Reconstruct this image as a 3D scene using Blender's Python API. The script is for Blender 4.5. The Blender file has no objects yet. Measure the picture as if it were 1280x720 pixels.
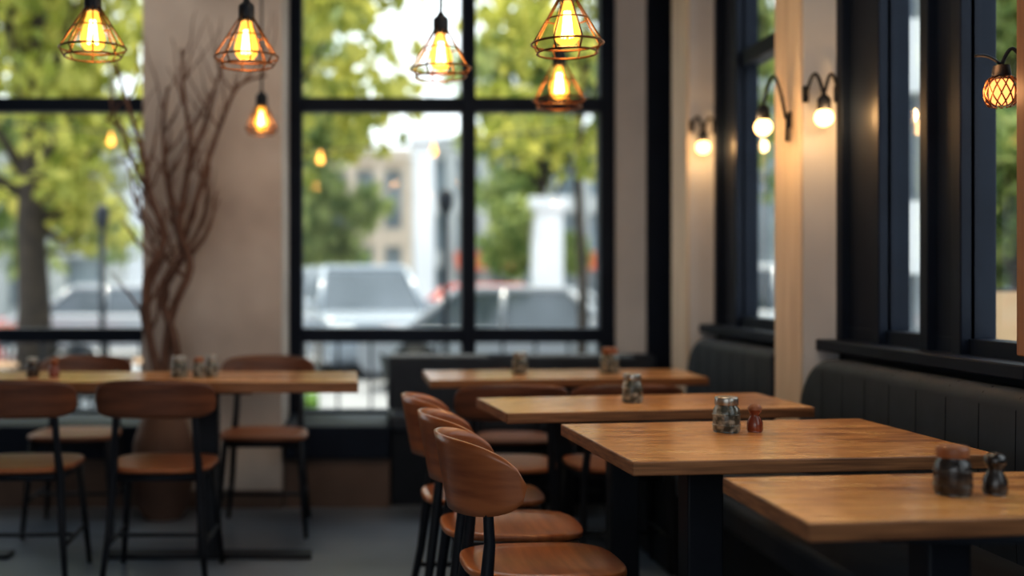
import bpy, bmesh, math, random
from mathutils import Vector, Matrix, Euler
random.seed(7)
S=bpy.context.scene
COL=S.collection
F=1400.0; HZ=1.15
GZ=-0.25
# ------------------------------------------------------------ materials
def newmat(name):
    m=bpy.data.materials.new(name); m.use_nodes=True
    nt=m.node_tree; b=nt.nodes['Principled BSDF']; return m,nt,b
def noisemat(name,c1,c2,scale=4,rough=.5,stretch=(1,1,1),bump=0,metal=0,coat=0,detail=6,lo=.3,hi=.7,rvar=0,spec=.5):
    m,nt,b=newmat(name)
    tc=nt.nodes.new('ShaderNodeTexCoord'); mp=nt.nodes.new('ShaderNodeMapping')
    mp.inputs['Scale'].default_value=stretch
    nt.links.new(tc.outputs['Object'],mp.inputs[0])
    n=nt.nodes.new('ShaderNodeTexNoise'); n.inputs['Scale'].default_value=scale; n.inputs['Detail'].default_value=detail
    nt.links.new(mp.outputs[0],n.inputs['Vector'])
    r=nt.nodes.new('ShaderNodeValToRGB')
    r.color_ramp.elements[0].color=(*c1,1); r.color_ramp.elements[1].color=(*c2,1)
    r.color_ramp.elements[0].position=lo; r.color_ramp.elements[1].position=hi
    nt.links.new(n.outputs[0],r.inputs[0]); nt.links.new(r.outputs[0],b.inputs['Base Color'])
    b.inputs['Roughness'].default_value=rough; b.inputs['Metallic'].default_value=metal
    b.inputs['Coat Weight'].default_value=coat; b.inputs['Coat Roughness'].default_value=.15
    b.inputs['Specular IOR Level'].default_value=spec
    if rvar:
        mr=nt.nodes.new('ShaderNodeMapRange'); mr.inputs[3].default_value=rough-rvar; mr.inputs[4].default_value=rough+rvar
        nt.links.new(n.outputs[0],mr.inputs[0]); nt.links.new(mr.outputs[0],b.inputs['Roughness'])
    if bump:
        bp=nt.nodes.new('ShaderNodeBump'); bp.inputs['Strength'].default_value=bump; bp.inputs['Distance'].default_value=.01
        nt.links.new(n.outputs[0],bp.inputs['Height']); nt.links.new(bp.outputs[0],b.inputs['Normal'])
    return m
def emis(name,c,s):
    m=bpy.data.materials.new(name); m.use_nodes=True; nt=m.node_tree; nt.nodes.clear()
    e=nt.nodes.new('ShaderNodeEmission'); e.inputs[0].default_value=(*c,1); e.inputs[1].default_value=s
    o=nt.nodes.new('ShaderNodeOutputMaterial'); nt.links.new(e.outputs[0],o.inputs[0]); return m
def bulbmat(name,c,s,mixf):
    m=bpy.data.materials.new(name); m.use_nodes=True; nt=m.node_tree; nt.nodes.clear()
    e=nt.nodes.new('ShaderNodeEmission'); e.inputs[0].default_value=(*c,1); e.inputs[1].default_value=s
    t=nt.nodes.new('ShaderNodeBsdfTransparent'); t.inputs[0].default_value=(1,.85,.6,1)
    mx=nt.nodes.new('ShaderNodeMixShader'); mx.inputs[0].default_value=mixf
    o=nt.nodes.new('ShaderNodeOutputMaterial')
    nt.links.new(t.outputs[0],mx.inputs[1]); nt.links.new(e.outputs[0],mx.inputs[2]); nt.links.new(mx.outputs[0],o.inputs[0]); return m
def glassmat(name,tint=(1,1,1),a=.006,c=.3):
    m=bpy.data.materials.new(name); m.use_nodes=True; nt=m.node_tree; nt.nodes.clear()
    g=nt.nodes.new('ShaderNodeBsdfGlossy'); g.inputs['Roughness'].default_value=.02
    t=nt.nodes.new('ShaderNodeBsdfTransparent'); t.inputs[0].default_value=(*tint,1)
    lw=nt.nodes.new('ShaderNodeLayerWeight'); lw.inputs[0].default_value=.12
    mr=nt.nodes.new('ShaderNodeMapRange'); mr.inputs[3].default_value=a; mr.inputs[4].default_value=c
    nt.links.new(lw.outputs['Fresnel'],mr.inputs[0])
    mx=nt.nodes.new('ShaderNodeMixShader'); o=nt.nodes.new('ShaderNodeOutputMaterial')
    nt.links.new(mr.outputs[0],mx.inputs[0]); nt.links.new(t.outputs[0],mx.inputs[1]); nt.links.new(g.outputs[0],mx.inputs[2]); nt.links.new(mx.outputs[0],o.inputs[0]); return m
def oakmat():
    m,nt,b=newmat('oak_top')
    tc=nt.nodes.new('ShaderNodeTexCoord')
    br=nt.nodes.new('ShaderNodeTexBrick'); br.inputs['Scale'].default_value=1; br.inputs['Brick Width'].default_value=.62; br.inputs['Row Height'].default_value=.105
    br.inputs['Mortar Size'].default_value=.0008; br.inputs['Color1'].default_value=(0,0,0,1); br.inputs['Color2'].default_value=(1,1,1,1); br.inputs['Mortar'].default_value=(0,0,0,1)
    nt.links.new(tc.outputs['Object'],br.inputs['Vector'])
    va=nt.nodes.new('ShaderNodeVectorMath'); va.operation='MULTIPLY_ADD'; va.inputs[1].default_value=(3.7,1.3,0)
    nt.links.new(br.outputs['Color'],va.inputs[0]); nt.links.new(tc.outputs['Object'],va.inputs[2])
    def nz(sc,st,det=8,dist=0):
        mp=nt.nodes.new('ShaderNodeMapping'); mp.inputs['Scale'].default_value=st
        nt.links.new(va.outputs[0],mp.inputs[0])
        n=nt.nodes.new('ShaderNodeTexNoise'); n.inputs['Scale'].default_value=sc; n.inputs['Detail'].default_value=det; n.inputs['Distortion'].default_value=dist
        nt.links.new(mp.outputs[0],n.inputs['Vector']); return n
    a=nz(2.6,(1.2,6,6),8,1.8); c=nz(9,(1,24,24),4)
    def ma(x,mul,add):
        q=nt.nodes.new('ShaderNodeMath'); q.operation='MULTIPLY_ADD'; q.inputs[1].default_value=mul
        nt.links.new(x,q.inputs[0])
        if isinstance(add,(int,float)): q.inputs[2].default_value=add
        else: nt.links.new(add,q.inputs[2])
        return q.outputs[0]
    v=ma(br.outputs['Color'],.10,ma(a.outputs[0],.85,ma(c.outputs[0],.22,-.065)))
    r=nt.nodes.new('ShaderNodeValToRGB'); cr=r.color_ramp
    cr.elements[0].position=.36; cr.elements[0].color=(.30,.110,.032,1)
    cr.elements[1].position=.68; cr.elements[1].color=(.86,.49,.195,1)
    e=cr.elements.new(.5); e.color=(.62,.29,.095,1)
    nt.links.new(v,r.inputs[0]); nt.links.new(r.outputs[0],b.inputs['Base Color'])
    mr=nt.nodes.new('ShaderNodeMapRange'); mr.inputs[3].default_value=.38; mr.inputs[4].default_value=.20
    nt.links.new(a.outputs[0],mr.inputs[0]); nt.links.new(mr.outputs[0],b.inputs['Roughness'])
    b.inputs['Coat Weight'].default_value=.4; b.inputs['Coat Roughness'].default_value=.16
    return m
OAK=oakmat()
OAKEDGE=noisemat('oak_edge',(.13,.052,.02),(.36,.165,.07),5,.5,(1,3,30))
CHAIRW=noisemat('chair_wood',(.22,.064,.021),(.40,.135,.046),4,.34,(1,1,7),coat=.3,lo=.36,hi=.64)
SEATW=noisemat('chair_seat_wood',(.27,.085,.028),(.44,.16,.055),4,.34,(1,8,1),coat=.3,lo=.36,hi=.64)
BLACK=noisemat('black_metal',(.007,.010,.016),(.012,.016,.025),8,.5,spec=.3)
FRAME=noisemat('window_frame_paint',(.006,.011,.024),(.010,.018,.036),4,.55,spec=.22)
NAVY=noisemat('bench_upholstery',(.028,.036,.050),(.040,.050,.067),9,.6,bump=.12,spec=.3)
SEAM=noisemat('bench_seam',(.012,.016,.022),(.018,.022,.03),9,.7,spec=.2)
PLAST=noisemat('plaster',(.40,.35,.32),(.60,.55,.51),2.2,.85,bump=.15)
PLAST2=noisemat('plaster_light',(.60,.61,.63),(.74,.74,.75),2.5,.8,bump=.1)
TRIM=noisemat('lit_wood_trim',(.62,.49,.37),(.78,.65,.51),3,.5,(8,8,.7))  # pale wood boards; warm lamplight on the strip is put into the colour
WOODPOST=noisemat('post_wood',(.20,.09,.045),(.34,.17,.09),3,.5,(6,6,.6))
CONC=noisemat('concrete_floor',(.11,.14,.18),(.22,.26,.31),1.6,.34,bump=.05,rvar=.08)
BASEP=noisemat('brown_panel',(.085,.055,.042),(.16,.105,.08),3,.6)
CEIL=noisemat('ceiling_paint',(.12,.12,.12),(.16,.16,.16),3,.8)
GLASS=glassmat('window_glass',(.98,1,1))
BRONZE=noisemat('bronze_wire',(.10,.045,.018),(.20,.09,.035),20,.35,metal=.7)
BULB=bulbmat('edison_bulb_glass',(1,.40,.055),2.4,.66)
FIL=emis('filament',(1,.60,.20),55)
GLOBE=emis('globe_bulb',(1,.55,.19),5.5)
BRANCH=noisemat('dry_bark',(.085,.047,.035),(.18,.105,.08),14,.9,bump=.5)
VASE=noisemat('terracotta_vase',(.10,.055,.04),(.17,.095,.065),5,.7)
BARK=noisemat('tree_bark',(.025,.02,.018),(.06,.045,.035),6,.9)
PAVE=noisemat('pavement',(.34,.34,.34),(.46,.46,.45),1.2,.9)
ROAD=noisemat('asphalt',(.16,.17,.19),(.25,.26,.28),.8,.85)
GRASS=noisemat('grass',(.05,.13,.02),(.18,.30,.05),5,.95)
JARG=noisemat('jar_ceramic',(.045,.05,.04),(.32,.30,.25),55,.3,coat=.5,lo=.46,hi=.64)
JARD=noisemat('jar_dark',(.015,.012,.012),(.05,.04,.035),20,.25,coat=.4)
STEEL=noisemat('steel_lid',(.30,.28,.25),(.45,.42,.38),20,.3,metal=.9)
COPPER=noisemat('wood_lid',(.22,.08,.035),(.34,.14,.06),12,.4)
REDP=noisemat('red_pepper',(.14,.03,.015),(.26,.06,.025),16,.25,coat=.5)
def leafmat(name,c1,c2):
    m,nt,b=newmat(name)
    oi=nt.nodes.new('ShaderNodeNewGeometry'); r=nt.nodes.new('ShaderNodeValToRGB')
    r.color_ramp.elements[0].color=(*c1,1); r.color_ramp.elements[1].color=(*c2,1)
    nt.links.new(oi.outputs['Random Per Island'],r.inputs[0])
    nt.links.new(r.outputs[0],b.inputs['Base Color']); b.inputs['Roughness'].default_value=.6
    tr=nt.nodes.new('ShaderNodeBsdfTranslucent'); nt.links.new(r.outputs[0],tr.inputs[0])
    mx=nt.nodes.new('ShaderNodeMixShader'); mx.inputs[0].default_value=.5
    nt.links.new(b.outputs[0],mx.inputs[1]); nt.links.new(tr.outputs[0],mx.inputs[2])
    nt.links.new(mx.outputs[0],nt.nodes['Material Output'].inputs[0]); return m
LEAF1=leafmat('leaves_yellow',(.18,.22,.035),(.58,.55,.15))
LEAF2=leafmat('leaves_green',(.11,.18,.06),(.38,.43,.16))
# ------------------------------------------------------------ mesh builder
class MB:
    def __init__(s): s.bm=bmesh.new(); s.mats=[]
    def mi(s,m):
        if m not in s.mats: s.mats.append(m)
        return s.mats.index(m)
    def box(s,lo,hi,mat,bevel=0,rot=None,seg=2):
        lo=Vector(lo);hi=Vector(hi);c=(lo+hi)/2;sz=hi-lo
        M=Matrix.Translation(c)@((rot.to_matrix().to_4x4()) if rot else Matrix.Identity(4))@Matrix.Diagonal((abs(sz.x),abs(sz.y),abs(sz.z),1))
        vs=bmesh.ops.create_cube(s.bm,size=1,matrix=M)['verts']
        fs=set(f for v in vs for f in v.link_faces); i=s.mi(mat)
        for f in fs: f.material_index=i
        if bevel:
            es=list(set(e for f in fs for e in f.edges))
            r=bmesh.ops.bevel(s.bm,geom=es,offset=bevel,segments=seg,affect='EDGES',profile=.5)
            for f in r['faces']: f.material_index=i; f.smooth=True
    def prism(s,pts,vec,mat,bevel=0,topmat=None,seg=2):
        vec=Vector(vec); a=[s.bm.verts.new(Vector(p)) for p in pts]; b=[s.bm.verts.new(Vector(p)+vec) for p in pts]
        i=s.mi(mat); n=len(pts); fs=[s.bm.faces.new(a[::-1]),s.bm.faces.new(b)]
        for k in range(n): fs.append(s.bm.faces.new((a[k],a[(k+1)%n],b[(k+1)%n],b[k])))
        for f in fs: f.material_index=i
        if topmat: fs[1].material_index=s.mi(topmat)
        bmesh.ops.recalc_face_normals(s.bm,faces=fs)
        if bevel:
            es=list(set(e for f in fs for e in f.edges))
            bmesh.ops.bevel(s.bm,geom=es,offset=bevel,segments=seg,affect='EDGES',profile=.5)
    def tube(s,pts,r,mat,n=8,closed=False):
        pts=[Vector(p) for p in pts]; N=len(pts)
        R=r if isinstance(r,(list,tuple)) else [r]*N
        i=s.mi(mat); rings=[]
        up=None
        for k in range(N):
            if closed: t=(pts[(k+1)%N]-pts[k-1])
            else: t=pts[min(k+1,N-1)]-pts[max(k-1,0)]
            t.normalize()
            if up is None:
                up=Vector((0,0,1)) if abs(t.z)<.9 else Vector((1,0,0))
            u=up-t*up.dot(t)
            if u.length<1e-5: u=t.orthogonal()
            u.normalize(); v=t.cross(u); up=u
            rings.append([s.bm.verts.new(pts[k]+(u*math.cos(a)+v*math.sin(a))*R[k]) for a in [2*math.pi*j/n for j in range(n)]])
        M=N if closed else N-1
        for k in range(M):
            A=rings[k];B=rings[(k+1)%N]
            for j in range(n):
                f=s.bm.faces.new((A[j],A[(j+1)%n],B[(j+1)%n],B[j])); f.material_index=i; f.smooth=True
        if not closed:
            for A in (rings[0][::-1],rings[-1]):
                f=s.bm.faces.new(A); f.material_index=i
    def lathe(s,prof,c,mat,n=24,smooth=True,axis=None):
        c=Vector(c); i=s.mi(mat); rings=[]
        Rm=axis.to_matrix() if axis else Matrix.Identity(3)
        for (r,z) in prof:
            if r<1e-5: rings.append([s.bm.verts.new(c+Rm@Vector((0,0,z)))])
            else: rings.append([s.bm.verts.new(c+Rm@Vector((r*math.cos(a),r*math.sin(a),z))) for a in [2*math.pi*j/n for j in range(n)]])
        for k in range(len(rings)-1):
            A=rings[k];B=rings[k+1]
            if len(A)==1 and len(B)==1: continue
            for j in range(n):
                if len(A)==1: f=s.bm.faces.new((A[0],B[j],B[(j+1)%n]))
                elif len(B)==1: f=s.bm.faces.new((A[j],A[(j+1)%n],B[0]))
                else: f=s.bm.faces.new((A[j],A[(j+1)%n],B[(j+1)%n],B[j]))
                f.material_index=i; f.smooth=smooth
    def done(s,name,loc=(0,0,0),parent=None):
        bmesh.ops.translate(s.bm,verts=s.bm.verts,vec=-Vector(loc))
        me=bpy.data.meshes.new(name); s.bm.normal_update(); s.bm.to_mesh(me); s.bm.free()
        for m in s.mats: me.materials.append(m)
        o=bpy.data.objects.new(name,me); COL.objects.link(o); o.location=loc
        if parent: o.parent=parent
        return o
def dup(o,loc,rz=0,sc=1):
    n=bpy.data.objects.new(o.name.split('.')[0],o.data); COL.objects.link(n); n.location=loc; n.rotation_euler=(0,0,rz); n.scale=(sc,)*3
    return n
def ring(c,r,n=24): return [(c[0]+r*math.cos(2*math.pi*k/n),c[1]+r*math.sin(2*math.pi*k/n),c[2]) for k in range(n)]
# ------------------------------------------------------------ room shell
XW=1.75; YB=6.2; H=3.05; XL=-4.5; YF=-3.0
b=MB(); b.box((XL-.15,YF-.15,-.1),(XW+.15,YB+.15,0),CONC); b.done('floor')
b=MB(); b.box((XL-.15,YF-.15,H),(XW+.15,YB+.15,H+.12),CEIL); b.done('ceiling')
b=MB()
b.box((XL,YB,0),(XW+.15,YB+.15,.375),BASEP); b.box((XL,YB,2.85),(XW+.15,YB+.15,H),PLAST)
b.box((-1.12,YB,.375),(-.399,YB+.15,2.85),PLAST); b.box((1.408,YB,.375),(1.585,YB+.15,2.85),PLAST2)
b.box((1.585,YB,.375),(XW+.15,YB+.15,2.85),FRAME)
b.done('wall_back')
b=MB(); b.box((-1.098,5.65,0),(-.391,YB,H),PLAST,.006); b.done('column')
b=MB()
b.box((XW,YF,0),(XW+.15,YB,.9),FRAME); b.box((XW,YF,2.85),(XW+.15,YB,H),PLAST)
b.box((XW,5.49,.9),(XW+.15,YB,2.85),FRAME)
b.box((XW,4.083,.9),(XW+.15,4.335,2.85),FRAME)
b.box((XW,2.38,.9),(XW+.15,2.8,2.85),FRAME)
b.box((XW,YF,.9),(XW+.15,.3,2.85),PLAST)
b.done('wall_right')
b=MB(); b.box((1.616,4.083,0),(XW,4.335,H),PLAST2,.003); b.box((1.604,4.083,0),(1.616,4.335,H),TRIM,.003); b.done('pilaster')
b=MB(); b.box((1.616,5.493,0),(XW,5.77,H),PLAST2,.003); b.box((1.604,5.493,0),(1.616,5.77,H),TRIM,.003); b.done('pilaster')
b=MB(); b.box((1.64,2.42,.96),(XW,2.8,H),WOODPOST,.004); b.done('pilaster')
b=MB(); b.box((XL-.15,YF,0),(XL,YB,H),PLAST); b.done('wall_left')
b=MB(); b.box((XL,YF-.15,0),(XW,YF,.8),PLAST); b.box((XL,YF-.15,2.8),(XW,YF,H),PLAST)
b.box((XL,YF-.15,.8),(-3.8,YF,2.8),PLAST); b.box((.9,YF-.15,.8),(XW,YF,2.8),PLAST); b.done('wall_front')
def win_back(x0,x1,mull,name,fl=.08,fr=.08):
    b=MB(); y0,y1=YB-.02,YB+.09; z0,z1=.375,2.85
    b.box((x0,y0,z0),(x0+fl,y1,z1),FRAME,.004); b.box((x1-fr,y0,z0),(x1,y1,z1),FRAME,.004)
    b.box((x0+fl,y0,z0),(x1-fr,y1,z0+.055),FRAME,.004); b.box((x0+fl,y0,z1-.08),(x1-fr,y1,z1),FRAME)
    for zc in (.844,2.12): b.box((x0+fl,y0,zc-.038),(x1-fr,y1-.01,zc+.038),FRAME,.004)
    for m in mull: b.box((m-.037,y0-.01,z0+.05),(m+.037,y1,z1-.05),FRAME,.004)
    b.box((x0+.03,YB+.035,z0+.03),(x1-.03,YB+.041,z1-.03),GLASS)
    b.done(name)
win_back(-.399,1.408,[.6],'window_1')
win_back(XL,-1.12,[-2.55,-3.6],'window_2',.08,.02)
def win_right(y0,y1,solids,name,zt=2.17,za=.93):
    b=MB(); x0,x1=XW,XW+.09
    for (a,c) in solids:
        b.box((x0+.012,a,za),(x1,c,2.85),FRAME,.004)
        b.box((x0-.015,a,za),(x0+.03,min(a+.05,c),2.85),FRAME,.004)
        b.box((x0-.015,max(c-.05,a),za),(x0+.03,c,2.85),FRAME,.004)
    b.box((x0+.01,y0,zt-.035),(x1,y1,zt+.035),FRAME,.003)
    b.box((x0+.01,y0,za),(x1,y1,za+.05),FRAME,.003); b.box((x0+.01,y0,2.8),(x1,y1,2.85),FRAME)
    b.box((x0-.09,y0,.895),(x0+.08,y1,.935),FRAME,.006)
    b.box((XW+.04,y0+.02,za+.02),(XW+.046,y1-.02,2.82),GLASS)
    b.done(name)
win_right(4.335,5.49,[(5.17,5.49),(4.335,4.45)],'window_3')
win_right(2.8,4.083,[(3.747,4.083),(3.236,3.475),(2.8,2.86)],'window_4',2.5)
win_right(.3,2.38,[(.3,.45),(1.3,1.4),(2.3,2.38)],'window_5',2.5)
b=MB(); b.box((-.385,5.62,.25),(.15,YB-.02,.415),FRAME,.01); b.box((-.385,5.66,0),(.15,YB,.25),BASEP); b.done('window_seat')
b=MB(); b.box((XL,5.62,.25),(-1.105,YB-.02,.415),FRAME,.01); b.box((XL,5.66,0),(-1.105,YB,.25),BASEP); b.done('window_seat')
b=MB(); b.box((-1.10,5.635,0),(-.39,5.65,.09),BASEP,.003); b.done('baseboard_back')
def segs(a,c,w):
    n=max(1,round((c-a)/w)); return [(a+(c-a)*k/n,a+(c-a)*(k+1)/n) for k in range(n)]
b=MB(); b.box((.16,5.72,0),(1.585,YB-.03,.40),BLACK); b.box((.15,5.68,.38),(1.585,6.0,.46),NAVY,.02)
b.box((.15,5.98,.44),(1.585,6.12,.75),NAVY,.025,seg=4)
b.done('banquette_bench')
def benchR(a,c,name):
    b=MB(); top=.875; R=.20
    b.box((1.2,a,0),(1.60,c,.38),BLACK,.01); b.box((1.14,a,.36),(1.63,c,.46),NAVY,.025,seg=3)
    def topz(t):
        if t>c-R:
            u=min(1,(t-(c-R))/R); return top-R*(1-math.sqrt(max(0,1-u*u)))
        return top
    i=b.mi(NAVY); cols=[]
    ts=[a+(c-R-a)*k/30 for k in range(31)]+[c-R+R*math.sin(math.radians(90*k/12)) for k in range(1,13)]
    for t in ts:
        zt=topz(t); col=[]
        col.append((1.60,t,.40)); col.append((1.592,t,min(.60,zt-.1 if zt>.75 else .58)))
        rr=.04
        for q in range(7):
            an=math.radians(180-90*q/6); col.append((1.635+rr*math.cos(an),t,zt-rr+rr*math.sin(an)))
        for q in range(5):
            an=math.radians(90-90*q/4); col.append((1.70+rr*math.cos(an),t,zt-rr+rr*math.sin(an)))
        col.append((1.74,t,.40)); cols.append([b.bm.verts.new(p) for p in col])
    for k in range(len(cols)-1):
        for j in range(len(cols[0])-1):
            f=b.bm.faces.new((cols[k][j],cols[k][j+1],cols[k+1][j+1],cols[k+1][j])); f.material_index=i; f.smooth=True
    f=b.bm.faces.new(cols[-1]); f.material_index=i; f=b.bm.faces.new(cols[0][::-1]); f.material_index=i
    for (p,q) in segs(a,c-.04,.16)[1:]:
        zt=topz(p); b.tube([(1.5995,p,.44),(1.592,p,.6),(1.595,p,zt-.045),(1.606,p,zt-.013),(1.632,p,zt+.0005)],.0018,SEAM,5)
    b.done(name)
benchR(.6,4.07,'banquette_bench')
benchR(4.345,5.48,'banquette_bench')
# ------------------------------------------------------------ tables
def table(corners,legs,name='dining_table',z=.75,th=.032):
    b=MB(); b.prism([(x,y,z-th) for x,y in corners],(0,0,th),OAKEDGE,.003,topmat=OAK)
    for (lx,ly,w,bx,by) in legs:
        b.box((lx-w/2,ly-w/2,.012),(lx+w/2,ly+w/2,z-th-.01),BLACK,.006)
        b.box((lx-bx/2,ly-by/2,0),(lx+bx/2,ly+by/2,.018),BLACK,.004)
        b.box((lx-.2,ly-.2,z-th-.014),(lx+.2,ly+.2,z-th),BLACK,.002)
    cx=sum(c[0] for c in corners)/4; cy=sum(c[1] for c in corners)/4
    return b.done(name,(cx,cy,0))
table([(.737,1.84),(1.43,1.93),(1.45,2.35),(.735,2.27)],[(1.08,2.09,.08,.4,.36)])
table([(.60,2.46),(1.468,2.565),(1.445,3.24),(.557,3.11)],[(.86,2.83,.09,.45,.45)])
table([(.44,3.36),(1.43,3.52),(1.41,3.98),(.394,3.80)],[(.85,3.63,.09,.45,.4)])
table([(.278,4.46),(1.434,4.60),(1.434,5.05),(.276,4.96)],[(.85,4.76,.08,.45,.4)])
table([(-2.35,4.38),(-.006,4.38),(-.012,4.90),(-2.35,4.90)],[(-.63,4.66,.085,.86,.1),(-1.75,4.66,.085,.6,.1)],th=.042)
# ------------------------------------------------------------ chair
def make_chair(bw=.43,bz0=.615,bz1=.785,wing=.17,ys=-.17,wood=CHAIRW,seatw=SEATW,hw=.2,rot=82):
    b=MB()
    n=48; i=b.mi(seatw)
    def sp(a,s):
        ca,sa=math.cos(a),math.sin(a); e=.6
        x=math.copysign(abs(ca)**e,ca)*hw; y=math.copysign(abs(sa)**e,sa)*.2
        x*=1+.06*(y/.2); return x*s,y*s
    rings=[]
    for (s_,z) in ((.0,.438),(.4,.439),(.75,.445),(.97,.449),(.993,.447),(1,.442),(1,.433),(.985,.430),(.0,.430)):
        if s_==0: rings.append([b.bm.verts.new((0,0,z))])
        else: rings.append([b.bm.verts.new((*sp(2*math.pi*k/n,s_),z)) for k in range(n)])
    for k in range(len(rings)-1):
        A,B=rings[k],rings[k+1]
        for j in range(n):
            if len(A)==1: f=b.bm.faces.new((A[0],B[j],B[(j+1)%n]))
            elif len(B)==1: f=b.bm.faces.new((A[(j+1)%n],A[j],B[0]))
            else: f=b.bm.faces.new((A[j],B[j],B[(j+1)%n],A[(j+1)%n]))
            f.material_index=i; f.smooth=True
    i=b.mi(wood); U,V=36,8; amax=math.radians(rot); R=bw/2/math.sin(amax)
    kk=wing/(R*(1-math.cos(amax)))
    sx0=.145; ca=math.sqrt(1-(sx0/R)**2); base=ys-.018+kk*R*(ca-math.cos(amax))
    def lean(z): return -(z-.6)*.18
    def P(u,v,off):
        a=u*amax
        prof=max((max(0,1-abs(u)**3.4))**.5,.02)
        zc=(bz0+bz1)/2-.008*u*u; hh=(bz1-bz0)/2*prof
        z=zc+v*hh; r=R+off
        return (r*math.sin(a), base+lean(z)-kk*(r*math.cos(a)-R*math.cos(amax)), z)
    fr=[[b.bm.verts.new(P(-1+2*p/U,-1+2*q/V,-.006)) for q in range(V+1)] for p in range(U+1)]
    bk=[[b.bm.verts.new(P(-1+2*p/U,-1+2*q/V,.006)) for q in range(V+1)] for p in range(U+1)]
    def q4(a,c,d,e):
        f=b.bm.faces.new((a,c,d,e)); f.material_index=i; f.smooth=True
    for p in range(U):
        for q in range(V):
            q4(fr[p][q],fr[p][q+1],fr[p+1][q+1],fr[p+1][q]); q4(bk[p][q],bk[p+1][q],bk[p+1][q+1],bk[p][q+1])
        q4(fr[p][0],fr[p+1][0],bk[p+1][0],bk[p][0]); q4(fr[p][V],bk[p][V],bk[p+1][V],fr[p+1][V])
    for q in range(V):
        q4(fr[0][q],bk[0][q],bk[0][q+1],fr[0][q+1]); q4(fr[U][q],fr[U][q+1],bk[U][q+1],bk[U][q])
    for sx in (-1,1):
        b.tube([(sx*.195,-.235,0),(sx*.172,-.19,.22),(sx*.16,-.165,.42),(sx*.153,ys+.0,.52),(sx*.148,ys+lean(.62),.62),(sx*.145,ys+lean(.72),.72)],[.010,.014,.0165,.014,.012,.009],BLACK,10)
        b.tube([(sx*.2,.20,0),(sx*.165,.15,.43)],[.010,.016],BLACK,10)
        b.tube([(sx*.180,-.205,.16),(sx*.187,.186,.16)],.008,BLACK,8)
        b.tube([(sx*.16,-.165,.412),(sx*.165,.15,.412)],.015,BLACK,8)
    b.tube([(-.165,.145,.412),(.165,.145,.412)],.015,BLACK,8); b.tube([(-.16,-.16,.412),(.16,-.16,.412)],.015,BLACK,8)
    b.tube([(-.186,0,.16),(.186,0,.16)],.008,BLACK,8)
    return b
near=make_chair(bw=.40,bz0=.582,bz1=.770,wing=.17,ys=-.155,hw=.175).done('dining_chair',(0,0,0))
BACKLITW=noisemat('chair_wood_backlit',(.09,.033,.018),(.20,.078,.038),4,.42,(1,1,8),coat=.1,lo=.35,hi=.65)  # darker copy of the chair wood, backlit shade put into the colour
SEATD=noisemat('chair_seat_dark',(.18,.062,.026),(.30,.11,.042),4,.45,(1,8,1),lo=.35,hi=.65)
far=make_chair(bw=.44,bz0=.64,bz1=.785,wing=.07,ys=-.19,wood=BACKLITW,seatw=SEATD).done('dining_chair',(0,0,0))
PH=math.pi/2
near.location=(.455,2.82,0); near.rotation_euler=(0,0,-PH+.05)
dup(near,(.435,3.25,0),-PH+.02); dup(near,(.405,3.72,0),-PH+.02)
far.location=(-.76,4.35,0)
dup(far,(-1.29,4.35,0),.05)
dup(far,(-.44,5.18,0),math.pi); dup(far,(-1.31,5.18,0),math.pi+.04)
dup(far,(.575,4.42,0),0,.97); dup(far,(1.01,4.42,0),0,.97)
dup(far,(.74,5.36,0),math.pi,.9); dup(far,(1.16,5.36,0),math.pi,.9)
# ------------------------------------------------------------ shakers
def jar(x,y,z,r,h,body,lid,name):
    b=MB()
    b.lathe([(0,0),(r*.9,0),(r,h*.06),(r*1.0,h*.5),(r*.92,h*.66),(r*.78,h*.74),(r*.78,h*.78)],(0,0,0),body,24)
    b.lathe([(r*.84,h*.77),(r*.86,h*.80),(r*.86,h*.95),(r*.8,h),(0,h)],(0,0,0),lid,24)
    for k in range(2): b.tube(ring((0,0,h*(.2+.3*k)),r*1.0,20),r*.05,body,6,True)
    o=b.done(name); o.location=(x,y,z); return o
def shaker(x,y,z,r,h,body,lid,name):
    b=MB()
    b.lathe([(0,0),(r*.85,0),(r,h*.08),(r*.95,h*.35),(r*.6,h*.55),(r*.55,h*.62),(r*.8,h*.72),(r*.85,h*.8)],(0,0,0),body,20)
    b.lathe([(r*.86,h*.78),(r*.88,h*.86),(r*.6,h*.97),(0,h)],(0,0,0),lid,20)
    o=b.done(name); o.location=(x,y,z); return o
T=.7505
jar(.965,2.95,T,.035,.093,JARG,STEEL,'spice_jar'); shaker(1.04,2.95,T,.021,.074,REDP,COPPER,'pepper_shaker')
jar(.89,3.66,T,.033,.095,JARG,STEEL,'spice_jar')
jar(1.106,2.09,T,.033,.09,JARD,COPPER,'spice_jar'); shaker(1.185,2.09,T,.022,.078,JARD,JARD,'pepper_shaker')
jar(.684,4.79,T,.033,.09,JARG,STEEL,'spice_jar'); jar(1.07,4.80,T,.04,.11,JARG,COPPER,'spice_jar')
jar(-.745,4.62,T,.034,.086,JARG,STEEL,'spice_jar'); jar(-.665,4.62,T,.024,.08,JARG,COPPER,'spice_jar'); jar(-.615,4.64,T,.025,.088,JARG,STEEL,'spice_jar')
jar(-1.35,4.62,T,.026,.08,JARD,STEEL,'spice_jar'); shaker(-1.262,4.62,T,.022,.08,REDP,COPPER,'pepper_shaker')
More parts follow.
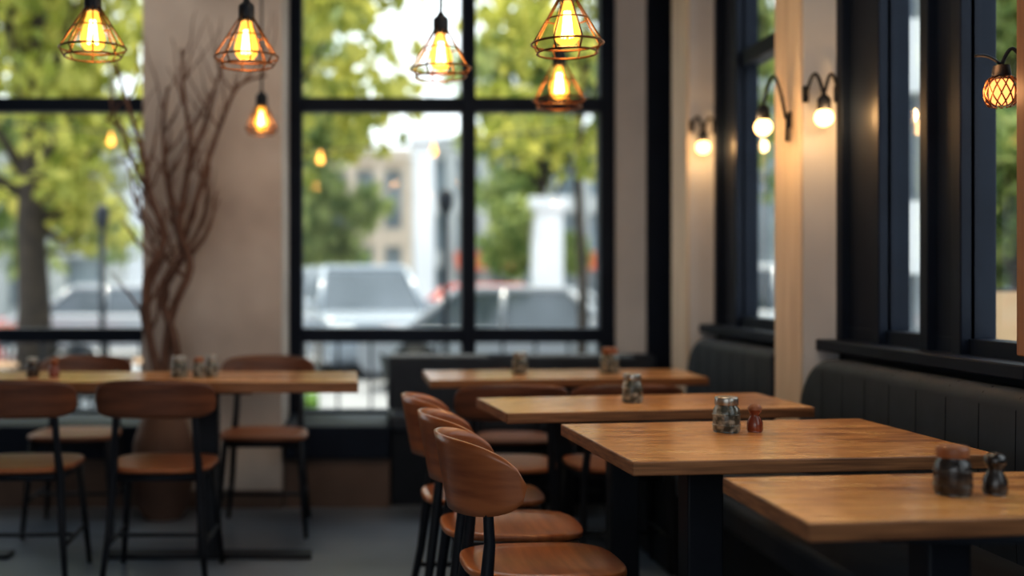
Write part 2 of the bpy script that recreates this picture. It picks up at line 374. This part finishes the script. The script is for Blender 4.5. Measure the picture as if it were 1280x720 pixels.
# ------------------------------------------------------------ pendants
def plight(loc,w,c=(1,.58,.25),r=.03):
    l=bpy.data.lights.new('lamp_glow','POINT'); l.energy=w; l.color=c; l.shadow_soft_size=r
    o=bpy.data.objects.new('lamp_glow',l); COL.objects.link(o); o.location=loc; return o
def pendant(x,y,zb,R=.10,h=.15,power=6.5,n=8):
    zb+=.010
    b=MB(); zt=zb+h; zr=zb+h*.17
    for k in range(n):
        a=2*math.pi*(k+.3)/n; c,s=math.cos(a),math.sin(a)
        b.tube([(x+.022*c,y+.022*s,zt),(x+R*c,y+R*s,zr),(x+R*.84*c,y+R*.84*s,zb)],.0026,BRONZE,6)
    b.tube(ring((x,y,zr),R,32),.0032,BRONZE,6,True); b.tube(ring((x,y,zb),R*.84,32),.003,BRONZE,6,True)
    b.tube(ring((x,y,zt),.022,20),.003,BRONZE,6,True); b.tube(ring((x,y,zb+h*.6),R*.52+.006,28),.0022,BRONZE,6,True)
    b.lathe([(0,.060),(.008,.058),(.012,.048),(.022,.040),(.025,.034),(.025,-.008),(.021,-.014),(0,-.014)],(x,y,zt),BLACK,20)
    b.tube([(x,y,zt+.05),(x,y,H)],.0045,BLACK,8)
    b.lathe([(0,H-.03),(.05,H-.025),(.055,H),(0,H)],(x,y,0),BLACK,20)
    k=min(1.25,h/.15*1.25); bz=zt-.012
    prof=[(.013,0),(.015,-.012),(.022,-.035),(.029,-.058),(.030,-.07),(.026,-.085),(.015,-.096),(0,-.1)]
    b.lathe([(r*k,z*k) for r,z in prof],(x,y,bz),BULB,20)
    for j in range(7):
        a=2*math.pi*j/7; c,s=math.cos(a)*.012*k,math.sin(a)*.012*k
        b.tube([(x+c*.5,y+s*.5,bz-.022*k),(x+c,y+s,bz-.08*k)],.0022,FIL,5)
    o=b.done('pendant_lamp',(x,y,zt))
    l=plight((0,0,-h*.5),power); l.parent=o
    return o
def at(px,d): return (px-450)*d/F
def zz(py,d): return HZ+(350-py)*d/F
pendant(at(116,3.4),3.4,zz(75,3.4),.10,.150)
pendant(at(308,3.5),3.5,zz(86,3.5),.10,.150)
pendant(at(551,3.7),3.7,zz(100,3.7),.10,.155)
pendant(at(709,3.1),3.1,zz(71,3.1),.098,.155)
pendant(at(699,4.2),4.2,zz(137,4.2),.098,.165)
pendant(at(327,4.9),4.9,zz(170,4.9),.07,.13,3.5)
# ------------------------------------------------------------ wall lamps
def arc(p0,p1,hgt,n=12):
    p0=Vector(p0);p1=Vector(p1); return [p0.lerp(p1,k/n)+Vector((0,0,hgt*math.sin(math.pi*k/n))) for k in range(n+1)]
def sconce(mounts,bulb,hgt,normal,power=2.2,r=.033,tail=None):
    b=MB(); c=Vector(bulb); nrm=Vector(normal); top=c+Vector((0,0,r+.045)); t=Vector((0,0,1)).cross(nrm)
    for m in mounts:
        m=Vector(m)
        pl=[m+t*.010*sx+Vector((0,0,.03*sz)) for sx,sz in((-1,-1),(1,-1),(1,1),(-1,1))]
        b.prism(pl,nrm*.012,BLACK,.003)
        b.tube([m+nrm*.006]+arc(m+nrm*.02+Vector((0,0,.01)),top,hgt),.0058,BLACK,8)
        if tail: b.tube([m+nrm*.012,m+nrm*.014-Vector((0,0,tail))],.007,BLACK,8)
    b.lathe([(0,r+.05),(.010,r+.048),(.022,r+.035),(.024,r+.0),(.018,r-.006),(0,r-.006)],c,BLACK,18)
    b.lathe([(r*math.cos(a),r*math.sin(a)) if abs(math.cos(a))>1e-3 else (0,r*math.sin(a)) for a in [math.radians(-90+15*k) for k in range(13)]],c,GLOBE,20)
    m=Vector(mounts[0])
    o=b.done('wall_lamp',tuple(m)); l=plight(c-m+nrm*.05,power); l.parent=o; return o
d=5.43; sconce([(1.625,5.493,zz(158,5.493)),(1.735,5.493,zz(160,5.493))],(at(879,d),d,zz(184,d)),.05,(0,-1,0),1.4)
sconce([(1.604,4.17,zz(150,4.17))],(at(954,4.17),4.17,zz(159,4.17)),.13,(-1,0,0),2.6,tail=.08)
sconce([(1.622,4.083,zz(118,4.08)),(1.735,4.083,zz(118,4.08))],(at(1030,4.0),4.0,zz(147,4.0)),.07,(0,-1,0),1.8)
def lattice_lamp():
    d=2.93; c=Vector((at(1252,d),d,zz(115,d))); b=MB(); R=.041
    for sgn in (-1,1):
        for k in range(12):
            pts=[]
            for j in range(13):
                ph=math.radians(-78+156*j/12); a=2*math.pi*k/12+sgn*j*.10
                rr=R*math.cos(ph)**.4
                pts.append(c+Vector((rr*math.cos(a),rr*math.sin(a),R*.98*math.sin(ph))))
            b.tube(pts,.0020,BRONZE,5)
    b.lathe([(.030*math.cos(a)**.5+1e-6,.034*math.sin(a)) for a in [math.radians(-85+17*k) for k in range(11)]],c,emis('lattice_bulb',(1,.33,.10),1.9),18)
    b.lathe([(0,R+.03),(.02,R+.028),(.024,R+.0),(.018,R-.008),(0,R-.008)],c,BLACK,18)
    m=Vector((XW-.015,d-.02,c.z+.09))
    b.tube([m]+arc(m+Vector((-.02,0,.0)),c+Vector((0,0,R+.03)),.03),.005,BLACK,8)
    b.tube(arc(c+Vector((0,0,R+.03)),c+Vector((-.055,.03,.10)),.01,6),.004,BLACK,8)
    b.box(m+Vector((-.004,-.02,-.05)),m+Vector((.015,.02,.05)),BLACK,.003)
    o=b.done('wall_lamp',tuple(m)); l=plight(c-m+Vector((-.06,0,0)),1.0,(1,.5,.22)); l.parent=o
lattice_lamp()
# ------------------------------------------------------------ dry branch arrangement
def branches():
    rnd=random.Random(3); b=MB(); D=5.45
    def stem(px,r0,r1,dd):
        pts=[]
        for k,(x,y) in enumerate(px):
            d=D+dd*(k/len(px))+rnd.uniform(-.02,.02); d=min(max(d,5.2),5.60)
            pts.append(Vector((at(x,D),d,zz(y,D))))
        out=[]
        P=[pts[0]]+pts+[pts[-1]]
        for k in range(1,len(P)-2):
            for t in (0,.25,.5,.75):
                a,b_,c,e=P[k-1],P[k],P[k+1],P[k+2]
                out.append(.5*((2*b_)+(c-a)*t+(2*a-5*b_+4*c-e)*t*t+(3*b_-a-3*c+e)*t**3))
        out.append(pts[-1]); n=len(out)
        b.tube(out,[r0+(r1-r0)*(k/(n-1))**.8 for k in range(n)],BRANCH,8)
        for k in range(n//4,n-1,2):
            rad=r0+(r1-r0)*(k/(n-1))
            for rep in range(1 if rnd.random()<.6 else 2):
                s=rnd.choice((-1,1)); p=out[k].copy(); q=[p.copy()]
                ln=rnd.uniform(.14,.40); dirv=Vector((s*rnd.uniform(.3,.85),rnd.uniform(-.25,.15),rnd.uniform(.6,1.1))).normalized()
                for j in range(6):
                    dirv=(dirv+Vector((rnd.uniform(-.28,.28),rnd.uniform(-.1,.1),.15))).normalized()
                    p=p+dirv*ln/6; p.y=min(p.y,5.62); p.x=max(min(p.x,-.40),-1.26); q.append(p.copy())
                b.tube(q,[max(.0044,rad*.5)*(1-.11*j) for j in range(7)],BRANCH,6)
    stem([(203,560),(200,480),(188,420),(184,350),(206,300),(190,240),(182,190),(162,130),(150,80)],.028,.007,-.1)
    stem([(207,560),(220,440),(202,370),(226,320),(214,270),(205,210),(200,150),(206,105)],.026,.007,.1)
    stem([(200,520),(212,400),(238,335),(224,285),(232,230),(238,180),(230,120),(226,60)],.026,.007,0)
    stem([(229,300),(246,250),(262,200),(280,150),(300,110),(335,98)],.016,.006,-.12)
    stem([(233,215),(252,160),(266,115),(276,75)],.013,.005,.08)
    stem([(188,245),(168,205),(152,165),(134,150)],.012,.004,-.05)
    stem([(222,330),(246,290),(258,250),(256,215)],.013,.004,.05)
    stem([(203,470),(178,390),(198,330),(182,280),(172,230)],.018,.005,-.08)
    cx=at(205,D)
    b.lathe([(0,0),(.09,0),(.125,.05),(.15,.2),(.145,.36),(.10,.5),(.075,.54),(.085,.57),(.07,.57),(.06,.52),(0,.5)],(cx,D-.02,0),VASE,32)
    b.done('dried_branches_in_vase',(cx,D-.02,0))
branches()
# ------------------------------------------------------------ outside
b=MB(); b.box((-40,YB+.16,GZ-.1),(60,11.5,GZ),PAVE); b.box((XW+.16,-10,GZ-.1),(60,YB+.16,GZ),PAVE); b.done('pavement_ground')
b=MB(); b.box((-60,11.5,GZ-.2),(60,26,GZ-.06),ROAD); b.done('road_ground')
b=MB(); b.box((-60,26,GZ-.2),(60,60,GZ),PAVE); b.done('pavement_ground')
b=MB(); b.box((-.42,7.0,GZ),(-.12,8.0,GZ+.22),GRASS,.04); b.box((-5.2,10.4,GZ),(-2.9,11.0,GZ+.3),GRASS,.04); b.box((-2.3,10.4,GZ),(-.4,11.0,GZ+.3),GRASS,.04); b.box((1.2,10.4,GZ),(3.6,11.0,GZ+.25),GRASS,.04); b.done('hedge')
def leafmesh(b_verts,b_faces,c,r,n,size,rnd,sq=.8):
    for _ in range(n):
        while True:
            v=Vector((rnd.uniform(-1,1),rnd.uniform(-1,1),rnd.uniform(-1,1)))
            if .25<v.length<1: break
        p=Vector(c)+Vector((v.x*r,v.y*r,v.z*r*sq))
        q=Euler((rnd.uniform(0,6.3),rnd.uniform(0,6.3),rnd.uniform(0,6.3))).to_matrix(); s=size*rnd.uniform(.6,1.3)
        k=len(b_verts)
        for (a,c2) in ((-1,0),(0,-.6),(1,0),(0,.6)): b_verts.append(p+q@Vector((a*s,c2*s,0)))
        b_faces.append((k,k+1,k+2,k+3))
def tree(x,y,h,r,trunk,mat,seed,n=26,per=110,zc=None,size=.13,zlow=None):
    rnd=random.Random(seed); vs=[];fs=[]
    root=bpy.data.objects.new('street_tree',None); COL.objects.link(root); root.location=(x,y,GZ)
    zc=zc or h-r*.7; zlow=zlow if zlow else zc-r*.75
    b=MB(); b.tube([(0,0,-.05),(.03,0,zlow*.5),(-.02,0,zlow),(.05,0,zc+r*.2)],[trunk*1.25,trunk,trunk*.85,trunk*.3],BARK,10)
    for k in range(n):
        a=rnd.uniform(0,6.3); rr=r*rnd.uniform(.15,.85); z=rnd.uniform(zlow,zc+r*.8)
        t=(z-zlow)/(zc+r*.8-zlow); rr*=math.sin(math.pi*min(1,.25+t*.7))
        c=(rr*math.cos(a),rr*math.sin(a),z)
        leafmesh(vs,fs,c,r*rnd.uniform(.2,.36),per,size,rnd)
        if k%2==0: b.tube([(0,0,min(zlow+(z-zlow)*.3,z)),(c[0]*.5,c[1]*.5,z-.3),c],[trunk*.4,trunk*.22,trunk*.08],BARK,6)
    o=b.done('trunk'); o.parent=root
    me=bpy.data.meshes.new('foliage'); me.from_pydata([tuple(v) for v in vs],[],fs); me.materials.append(mat)
    f=bpy.data.objects.new('foliage',me); COL.objects.link(f); f.parent=root
tree(-4.1,14,6.2,2.5,.21,LEAF1,1,34,90,zc=4.2,zlow=2.1)
tree(-8.5,29,9,3.6,.2,LEAF2,2,30,100,size=.22,zlow=2.0)
tree(-1.4,29,9,3.3,.16,LEAF2,3,38,110,size=.22,zlow=2.1)
tree(4.6,28.5,8,3.0,.14,LEAF2,4,34,110,size=.20,zlow=2.0)
tree(-.7,12.1,6.6,2.1,.05,LEAF1,5,26,75,size=.12,zlow=2.8,zc=4.4)
tree(2.4,12.2,6.0,1.7,.05,LEAF1,15,18,65,size=.11,zlow=2.5,zc=4.0)
tree(9.2,28.5,9,3.4,.2,LEAF2,6,30,90,size=.2)
tree(6.5,11.0,5.5,1.4,.1,LEAF2,8,34,150,size=.11,zlow=1.3)
tree(10.2,12.4,7,2.4,.15,LEAF2,9,28,90,size=.14,zlow=2)
tree(-14,29,9,3.6,.2,LEAF1,10,28,90,size=.2)
def bldg(name,x0,x1,y0,y1,h,wall,nx,nz,colw=.5,bz=.3,g=((.14,.18,.22),(.30,.36,.42))):
    b=MB(); gl=noisemat('facade_glass',g[0],g[1],1,.15)
    b.box((x0,y0+.4,GZ),(x1,y1,h),gl)
    for k in range(nx+1):
        x=x0+(x1-x0)*k/nx; b.box((x-colw/2,y0,GZ),(x+colw/2,y0+.6,h),wall)
    for k in range(nz+1):
        z=h*(k/nz); b.box((x0,y0+.1,z-bz),(x1,y0+.6,z+bz),wall)
    b.box((x0-.1,y0-.1,h),(x1+.1,y1,h+.4),wall); b.done(name)
WHT=noisemat('white_facade',(.62,.65,.68),(.80,.82,.84),.6,.8)
GRY=noisemat('grey_facade',(.34,.37,.40),(.48,.50,.52),.6,.8)
WARMB=noisemat('sand_facade',(.45,.38,.32),(.60,.52,.45),.6,.8)
bldg('office_building',-30,-8,36,44,6.5,GRY,12,3,.7)
bldg('office_building',-6,1.6,38,46,5.2,WARMB,8,2,.35)
bldg('office_building',2.0,12,38,46,5.6,GRY,9,3,.4)
bldg('office_building',14,34,34,42,9,WHT,8,3,.8)
bldg('shop_building',4.3,4.8,9.1,9.8,4.5,WHT,1,3,.24,.3)
AWN=noisemat('awning_red',(.45,.08,.04),(.60,.14,.07),3,.8)
b=MB()
for x0 in (-4.5,3.2,7.2): b.prism([(x0,37.9,2.1),(x0,36.9,1.6),(x0,36.9,1.5),(x0,37.9,1.9)],(2.2,0,0),AWN)
b.done('shop_awning')
def post(x,y,h,r,mat,name):
    b=MB(); b.tube([(x,y,GZ),(x,y,GZ+h)],r,mat,12); b.lathe([(0,0),(r*2.2,0),(r*2.2,.15),(r,.22)],(x,y,GZ),mat,12)
    b.lathe([(r,0),(r*1.6,.04),(.07,.08),(.075,.2),(.04,.25),(0,.27)],(x,y,GZ+h),mat,12); b.done(name,(x,y,GZ))
post(at(557,11.2),11.2,2.05,.03,BLACK,'street_lamp'); post(at(128,11.2),11.2,1.9,.03,BLACK,'street_lamp')
b=MB(); X=at(530,26.5); b.box((X-.24,26.3,GZ),(X+.24,26.7,4.4),WHT,.03); b.box((X-.34,26.2,GZ),(X+.34,26.8,.1),WHT,.02); b.box((X-.34,26.2,4.3),(X+.34,26.8,4.6),WHT,.02); b.done('white_pillar')
b=MB(); X=at(684,26.5); b.box((X-.35,26.3,GZ),(X+.35,26.8,2.9),WHT,.03); b.box((X-.45,26.2,2.8),(X+.45,26.9,3.1),WHT,.02); b.done('white_pillar')
CARG=noisemat('car_glass',(.03,.045,.06),(.08,.10,.13),1,.06,coat=.8)
TYRE=noisemat('tyre',(.015,.015,.015),(.03,.03,.03),9,.8)
HEADL=noisemat('headlight',(.7,.75,.8),(.9,.9,.9),9,.1)
TAILL=noisemat('tail_light',(.5,.02,.01),(.7,.04,.02),9,.2)
def car(x,y,rz,colr,suv,name='parked_car'):
    paint=noisemat('car_paint',tuple(c*.92 for c in colr),colr,.5,.25,coat=1)
    b=MB(); L=4.4;W=1.8; hb=1.0 if suv else .84; ht=1.70 if suv else 1.38
    prof=[(-L/2,.35),(-L/2,.62),(-L/2+.08,hb-.1),(-.95,hb),( L/2-.35,hb),(L/2,hb-.12),(L/2,.35),(L/2-.1,.22),(-L/2+.1,.22)]
    b.prism([(-W/2,p,z) for p,z in prof],(W,0,0),paint,.06,seg=3)
    c0=-1.15; c1=L/2-.25 if suv else L/2-.7; r0=-.55; r1=c1-.35 if suv else c1-.6
    zb=hb-.02; i=b.mi(CARG)
    lo=[(-W/2+.06,c0),(W/2-.06,c0),(W/2-.06,c1),(-W/2+.06,c1)]; hi=[(-W/2+.22,r0),(W/2-.22,r0),(W/2-.22,r1),(-W/2+.22,r1)]
    A=[b.bm.verts.new((p[0],p[1],zb)) for p in lo]; B=[b.bm.verts.new((p[0],p[1],ht-.09)) for p in hi]
    for k in range(4):
        f=b.bm.faces.new((A[k],A[(k+1)%4],B[(k+1)%4],B[k])); f.material_index=i
    b.prism([(p[0],p[1],ht-.11) for p in hi],(0,0,.11),paint,.04)
    for k in range(4): b.tube([(lo[k][0],lo[k][1],zb),(hi[k][0],hi[k][1],ht-.06)],.05,paint,6)
    for sx in (-1,1):
        m=(c0+c1)/2+.1; b.tube([(sx*(W/2-.06),m,zb),(sx*(W/2-.21),m,ht-.06)],.04,paint,6)
        b.box((sx*(W/2+.08)-.09,-.95,hb+.02),(sx*(W/2+.08)+.09,-.85,hb+.14),paint,.03)
        for wy in (-L/2+.8,L/2-.8):
            b.lathe([(0,-.11),(.2,-.11),(.33,-.1),(.34,0),(.33,.1),(.2,.11),(0,.11)],(sx*(W/2-.1),wy,.34),TYRE,24,axis=Euler((0,PH,0)))
            b.lathe([(0,-.12),(.2,-.115),(.2,.115),(0,.12)],(sx*(W/2-.1),wy,.34),STEEL,16,axis=Euler((0,PH,0)))
        b.box((sx*.68-.19,-L/2-.02,.62),(sx*.68+.19,-L/2+.1,.78),HEADL,.03)
        b.box((sx*.72-.14,L/2-.08,.62),(sx*.72+.14,L/2+.02,.76),TAILL,.02)
    b.box((-.45,-L/2-.02,.45),(.45,-L/2+.05,.74),CARG,.02); b.box((-.26,-L/2-.04,.34),(.26,-L/2,.45),HEADL,.005)
    o=b.done(name); o.location=(x,y,GZ-.06); o.rotation_euler=(0,0,rz)
car(at(448,18),18.6,.2,(.33,.38,.45),True); car(at(668,15),15,1.25,(.26,.28,.32),False)
car(at(150,20),21,1.5,(.36,.38,.42),False); car(at(-165,17),17,1.5,(.50,.04,.03),False)
car(at(620,22),22.5,1.57,(.50,.06,.04),False); car(6.8,17.5,1.5,(.6,.62,.65),True); car(-13.5,19,1.5,(.25,.28,.32),True); car(13,18,1.5,(.5,.5,.52),False)
car(at(340,23),23,1.57,(.50,.52,.55),False)
OUTW=noisemat('outdoor_wood',(.20,.13,.08),(.32,.2,.12),4,.6)
outc=make_chair(bw=.44,bz0=.62,bz1=.8,wing=.08,ys=-.19,wood=BLACK,seatw=BLACK).done('patio_chair')
def ptable(x,y,a0):
    b=MB(); b.lathe([(0,.72),(.36,.72),(.37,.735),(.36,.75),(0,.75)],(0,0,0),OUTW,28); b.tube([(0,0,0),(0,0,.72)],.03,BLACK,10); b.lathe([(0,0),(.22,0),(.22,.02),(.04,.04),(0,.04)],(0,0,0),BLACK,20)
    o=b.done('patio_table'); o.location=(x,y,GZ)
    for k in range(2):
        a=a0+k*math.pi; px,py=x+.62*math.cos(a),y+.62*math.sin(a)
        dup(outc,(px,py,GZ),a+PH,1.08)
ptable(-3.0,8.6,.2); ptable(1.05,8.3,.1); ptable(-1.5,9.2,-.15); ptable(-4.0,7.4,.1)
outc.location=(-2.4,7.5,GZ); outc.rotation_euler=(0,0,.4)
b=MB()
for k in range(41):
    x=-5+k*.3; b.box((x-.012,10.2,GZ),(x+.012,10.23,GZ+.85),BLACK)
b.box((-5,10.19,GZ+.83),(7,10.24,GZ+.88),BLACK); b.box((-5,10.19,GZ+.12),(7,10.24,GZ+.16),BLACK); b.done('patio_fence')
KRAFT=noisemat('kraft',(.40,.27,.16),(.52,.37,.22),3,.8)
b=MB(); X,Y=2.95,5.1
b.prism([(X-.22,Y-.2,GZ),(X+.22,Y-.2,GZ),(X+.16,Y-.02,GZ+1.35),(X-.16,Y-.02,GZ+1.35)],(0,.02,0),KRAFT,.004)
b.prism([(X-.22,Y+.2,GZ),(X+.22,Y+.2,GZ),(X+.16,Y+.02,GZ+1.35),(X-.16,Y+.02,GZ+1.35)],(0,.02,0),KRAFT,.004)
b.box((X-.17,Y-.02,GZ+1.3),(X+.17,Y+.04,GZ+1.36),BLACK,.004); b.done('sandwich_board')
b=MB(); OB=emis('reflection_bulb',(1,.42,.08),4)  # added bulbs on a cord, standing in for pendant reflections in the glass
pts=[(-4.5,9.9,2.65),(-2.03,9.9,2.44),(-.35,9.9,2.29),(.65,9.9,2.36),(1.5,9.9,2.45),(3.9,9.9,2.7)]
b.tube(pts,.006,BLACK,6)
for (x,z) in ((-2.2,2.45),(-.35,2.29),(.65,2.36)):
    b.lathe([(0,.0),(.012,-.01),(.012,-.04),(.03,-.07),(.025,-.1),(0,-.115)],(x,9.9,z),OB,10)
b.tube([(-4.5,9.9,GZ),(-4.5,9.9,2.7)],.03,BLACK,8); b.tube([(3.9,9.9,GZ),(3.9,9.9,2.75)],.03,BLACK,8)
b.done('reflection_lights')
# ------------------------------------------------------------ light
w=bpy.data.worlds.new('World'); S.world=w; w.use_nodes=True
bg=w.node_tree.nodes['Background']; bg.inputs[0].default_value=(.90,.96,1,1); bg.inputs[1].default_value=1.6
sl=bpy.data.lights.new('sun','SUN'); sl.energy=6.0; sl.angle=.03; sl.color=(1,.90,.72)
so=bpy.data.objects.new('sun',sl); COL.objects.link(so); so.rotation_euler=Vector((.15,-.22,-.95)).to_track_quat('-Z','Y').to_euler()
def area(loc,size,e,c):  # unseen fill lamps added at ceiling height to brighten the interior
    l=bpy.data.lights.new('ceiling_fill','AREA'); l.energy=e; l.size=size; l.color=c
    o=bpy.data.objects.new('ceiling_fill',l); COL.objects.link(o); o.location=loc
area((.7,2.9,H-.02),1.0,11,(1,.83,.62)); area((-1.2,4.5,H-.02),1.2,7,(1,.88,.74)); area((-1,.5,H-.02),1.5,3,(1,.9,.8))
# ------------------------------------------------------------ camera
cam=bpy.data.cameras.new('camera'); co=bpy.data.objects.new('camera',cam); COL.objects.link(co)
co.location=(0,0,HZ); co.rotation_euler=(PH,0,0); cam.lens=F/1280*36; cam.sensor_width=36
cam.shift_x=190/1280; cam.shift_y=-10/1280; cam.clip_end=300
cam.dof.use_dof=True; cam.dof.focus_distance=2.7; cam.dof.aperture_fstop=1.15
S.camera=co
S.view_settings.view_transform='Standard'
for lk in ('Medium High Contrast','Standard - Medium High Contrast'):
    try: S.view_settings.look=lk; print('look ok',lk); break
    except Exception as ex: print('no look',ex)
S.view_settings.exposure=.35
